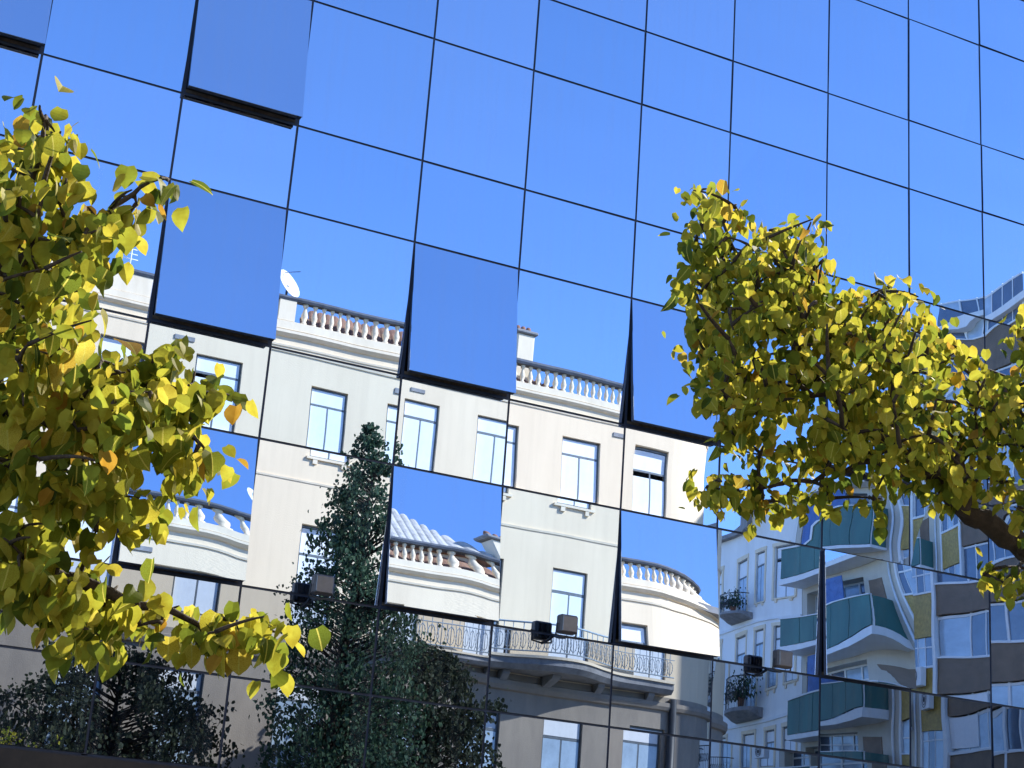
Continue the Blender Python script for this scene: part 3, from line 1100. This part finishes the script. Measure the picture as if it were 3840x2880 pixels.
# the crown outside the frame
for _ in range(240):
    x, y = rng.uniform(-1500, -60), rng.uniform(-900, 1350)
    if ((x + 750) / 700) ** 2 + ((y - 250) / 1150) ** 2 < 1 and not (x > -420 and y < 480):
        tw.append((pix(x, y, DL + rng.gauss(0, .7)), .8))
tb = pix(-760, 1500, DL + .3)
tb = Vector((tb.x, tb.y, 0.1))
fork = Vector((tb.x, tb.y, 2.3))
limbs = [([tb, (tb.x + .03, tb.y, 1.2), fork], .13, .10),
         ([fork, pix(-400, 1050, DL), pix(-100, 900, DL), pix(120, 880, DL), pix(330, 850, DL)], .075, .012),
         ([fork, pix(-420, 1180, DL), pix(-80, 1180, DL), pix(160, 1250, DL), pix(430, 1350, DL - .1)], .06, .008),
         ([pix(-250, 980, DL), pix(-80, 720, DL), pix(40, 480, DL), pix(95, 260, DL)], .045, .006),
         ([pix(-10, 600, DL), pix(140, 520, DL), pix(230, 460, DL), pix(330, 390, DL)], .02, .005),
         ([fork, pix(-740, 600, DL + .2), pix(-700, -200, DL + .3)], .09, .02),
         ([fork, pix(-1000, 700, DL), pix(-1250, 200, DL - .3)], .06, .015)]
street_tree('near linden with large yellow green leaves reaching in from the left edge', tb, limbs, tw, .058, 21, per=(6, 10), spread=.046)

# right tree
rng = random.Random(8)
DR = 4.3
tw = []
tw += fill(rng, [(1484, 414), (1508, 397), (1559, 417), (1586, 434), (1613, 461), (1644, 485), (1678, 489), (1712, 482), (1759, 465), (1766, 478), (1746, 506), (1725, 533), (1780, 563), (1810, 570), (1804, 587), (1780, 608), (1787, 652), (1746, 727), (1610, 781), (1508, 788), (1508, 747), (1494, 713), (1518, 672), (1501, 631), (1470, 614), (1457, 570), (1487, 516), (1508, 478)], 588, DR, 0.22, holes=[(1588, 525, 16), (1566, 758, 14)])
tw += fill(rng, [(1508, 781), (1610, 781), (1746, 727), (1793, 631), (1834, 638), (1882, 625), (1899, 587), (1919, 584), (1933, 611), (1923, 645), (1964, 645), (1998, 631), (2011, 635), (2011, 662), (2038, 699), (2052, 747), (2106, 764), (2086, 802), (2154, 815), (2256, 808), (2256, 999), (2086, 999), (2004, 1012), (1950, 1026), (1882, 989), (1814, 978), (1766, 917), (1746, 876), (1582, 890), (1521, 842)], 588, DR, 0.26, holes=[(1580, 757, 24), (1860, 693, 16), (1690, 790, 14)])
tw += fill(rng, [(1562, 900), (1746, 883), (1793, 958), (1753, 992), (1698, 992), (1657, 992), (1610, 965), (1582, 978), (1559, 965)], 1050, DR, 0.12, holes=[(1690, 915, 34), (1745, 920, 28), (1640, 940, 24), (1600, 930, 18)])
tw += fill(rng, [(1480, 1064), (1508, 1040), (1542, 1016), (1596, 1009), (1630, 1026), (1691, 1033), (1759, 1033), (1787, 1009), (1827, 1036), (1787, 1087), (1759, 1067), (1712, 1077), (1671, 1091), (1630, 1091), (1596, 1070), (1542, 1060), (1494, 1074)], 651, DR, 0.10)
tw += fill(rng, [(1841, 1067), (1902, 1064), (1906, 1081), (1841, 1084)], 735, DR, 0.05)
tw += fill(rng, [(2120, 1230), (2161, 1203), (2256, 1217), (2256, 1271), (2161, 1264), (2127, 1257)], 787, DR, 0.10)
tw += fill(rng, [(2168, 625), (2256, 631), (2256, 781), (2195, 781), (2188, 686)], 945, DR, 0.13, holes=[(2190, 660, 20)])
tw += fill(rng, [(1964, 1026), (2086, 999), (2256, 992), (2256, 1115), (2188, 1094), (2127, 1087), (2059, 1081), (2011, 1115), (1977, 1087)], 1155, DR, 0.17, holes=[(2105, 1120, 20)])
for _ in range(210):
    x, y = rng.uniform(2250, 2560), rng.uniform(640, 1180)
    if ((x - 2280) / 280) ** 2 + ((y - 920) / 270) ** 2 < 1:
        tw.append((pix(x, y, DR + rng.gauss(0, .45)), .9))
tb = pix(2480, 1650, DR)
tb = Vector((tb.x, tb.y, 0.1))
fork = pix(2440, 1400, DR)
limbs = [([tb, Vector((tb.x - .05, tb.y, 1.7)), fork], .17, .12),
         ([fork, pix(2330, 1270, DR)] + [pix(2212, 1179, DR), pix(2127, 1128, DR), pix(2072, 1087, DR), pix(2038, 1047, DR), pix(1984, 999, DR), pix(1970, 944, DR)], .052, .02),
         ([pix(2038, 1047, DR), pix(1984, 999, DR), pix(1882, 938, DR), pix(1787, 849, DR), pix(1664, 672, DR), pix(1562, 482, DR)], .028, .005),
         ([pix(2045, 1047, DR), pix(2076, 992, DR), pix(2113, 951, DR), pix(2188, 890, DR)], .026, .008),
         ([pix(2018, 1026, DR), pix(1882, 1002, DR), pix(1787, 1026, DR), pix(1678, 1053, DR), pix(1528, 1053, DR)], .014, .003),
         ([pix(1970, 944, DR), pix(1936, 822, DR), pix(1909, 631, DR)], .018, .004),
         ([pix(1787, 849, DR), pix(1678, 836, DR), pix(1542, 788, DR)], .012, .003),
         ([fork, pix(2470, 1000, DR + .2), pix(2440, 640, DR + .3)], .06, .012),
         ([fork, pix(2560, 1150, DR - .2), pix(2660, 900, DR - .3)], .05, .012)]
street_tree('linden with dense yellowing crown and bare limb at the right edge', tb, limbs, tw, .042, 33, per=(7, 11), spread=.038)


# dark trees across the street that only show in the glass
def dark_tree(name, label, base, height, prof, n, lsize, material, seed, trunk_r=.16, lean=0.0, group=None):
    rng = random.Random(seed)
    t = thing(name, label, 'tree', base, group)
    tr = MB()
    tr.tube([(0, 0, 0), (.05, 0, height * .4), (lean * .6, 0, height * .75), (lean, 0, height * .97)], [trunk_r, trunk_r * .8, trunk_r * .4, .02], 7)
    clumps = []
    for _ in range(int(n / 45)):
        while True:
            z = rng.uniform(prof[0][0], prof[-1][0])
            for (z0, r0), (z1, r1) in zip(prof, prof[1:]):
                if z0 <= z <= z1:
                    rad = r0 + (r1 - r0) * (z - z0) / (z1 - z0)
            if rng.random() < rad / max(p[1] for p in prof) + .15:
                break
        a = rng.uniform(0, 6.283)
        rr = rad * math.sqrt(rng.uniform(.15, 1))
        c = Vector((lean * z / height + rr * math.cos(a), rr * math.sin(a), z))
        clumps.append((c, rng.uniform(.16, .36) * (0.5 + min(1, rad / 1.5))))
        tr.tube([(lean * z / height, 0, z - .35 * rr - .1), c], [.025, .008], 4)
    tr.build('trunk', M['bark'], t)
    leaves = []
    for c, r in clumps:
        for _ in range(45):
            d = Vector((rng.gauss(0, 1), rng.gauss(0, 1), rng.gauss(0, .7)))
            leaves.append((c + d * r * .55, rand_leaf_quat(rng), lsize * rng.uniform(.6, 1.2), min(1, max(0, rng.gauss(.45, .25))), rng.randrange(9)))
    add_leaves('crown', leaves, t, material)
    return t


dark_tree('conifer_tree', 'tall dark green pointed tree mirrored before the cream townhouse', (12.25, -17.8, .13), 12.2,
          [(2.6, 1.4), (5.6, 1.65), (8.0, 1.5), (9.9, 1.15), (10.9, .8), (11.6, .4), (12.4, .08)], 24000, .085, M['darkleaf'], 4, lean=.45)
dark_tree('broadleaf_tree', 'low dark leafy tree mirrored under the iron balcony', (15.6, -20.6, .13), 7.6,
          [(3.2, 1.3), (5.0, 2.0), (6.6, 1.6), (7.6, .7), (8.0, .2)], 12000, .10, M['duskleaf'], 6, group='dark trees mirrored in the lower glass')
dark_tree('broadleaf_tree', 'wide dark leafy tree mirrored at the lower left of the glass', (8.0, -20.4, .13), 6.6,
          [(2.6, 1.6), (4.2, 2.8), (5.4, 2.5), (6.3, 1.3), (6.8, .3)], 14000, .10, M['duskleaf'], 9, group='dark trees mirrored in the lower glass')

# plants on the grey house's balconies
for v, z, lab in ((40.1, 14.46, 'bushy green plant on the upper balcony of the grey house'), (39.9, 11.01, 'bushy green plant on the lower balcony of the grey house')):
    pt = thing('potted_plant', lab, 'plant', (SX - .8, -v, z))
    MB().lathe((0, 0, 0), [(.14, 0), (.19, .28), (.20, .32), (.16, .32)], 9).build('pot', M['pot'], pt)
    pr = random.Random(int(v * 10))
    lv = []
    for _ in range(420):
        d = Vector((pr.gauss(0, .22), pr.gauss(0, .55), abs(pr.gauss(.25, .3)) + .3))
        lv.append((d, rand_leaf_quat(pr), .10 * pr.uniform(.7, 1.3), pr.random(), pr.randrange(9)))
    add_leaves('leaves', lv, pt, M['darkleaf'])

# air conditioners hung on the side-street flats
for v, z, o, lab in ((30.35, 12.0, .03, 'white air conditioner between the brown shutter and the upper green balcony'),
                     (35.05, 8.3, 1.05, 'white air conditioner hung under the lower green balcony'),
                     (28.1, 10.2, .09, 'white air conditioner on the ochre tiled strip')):
    ac = thing('air_conditioner', lab, 'air conditioner', (SX - o, -v, z), 'air conditioners on the flats')
    MB().bev_box(-.32, -.002, -.4, .4, 0, .58, .02).build('casing', M['whitepaint'], ac)
    fg = MB()
    for k in range(3):
        r = .07 + k * .075
        fg.tube([(-.335, -.08 + r * math.cos(q * math.pi / 8), .29 + r * math.sin(q * math.pi / 8)) for q in range(17)], [.012] * 17, 4)
    fg.build('fan_grille', M['pipe'], ac)
    MB().lathe((-.325, -.08, .29), [(.05, -.05), (.06, 0), (.05, .05)], 8).build('fan_hub', M['pipe'], ac)
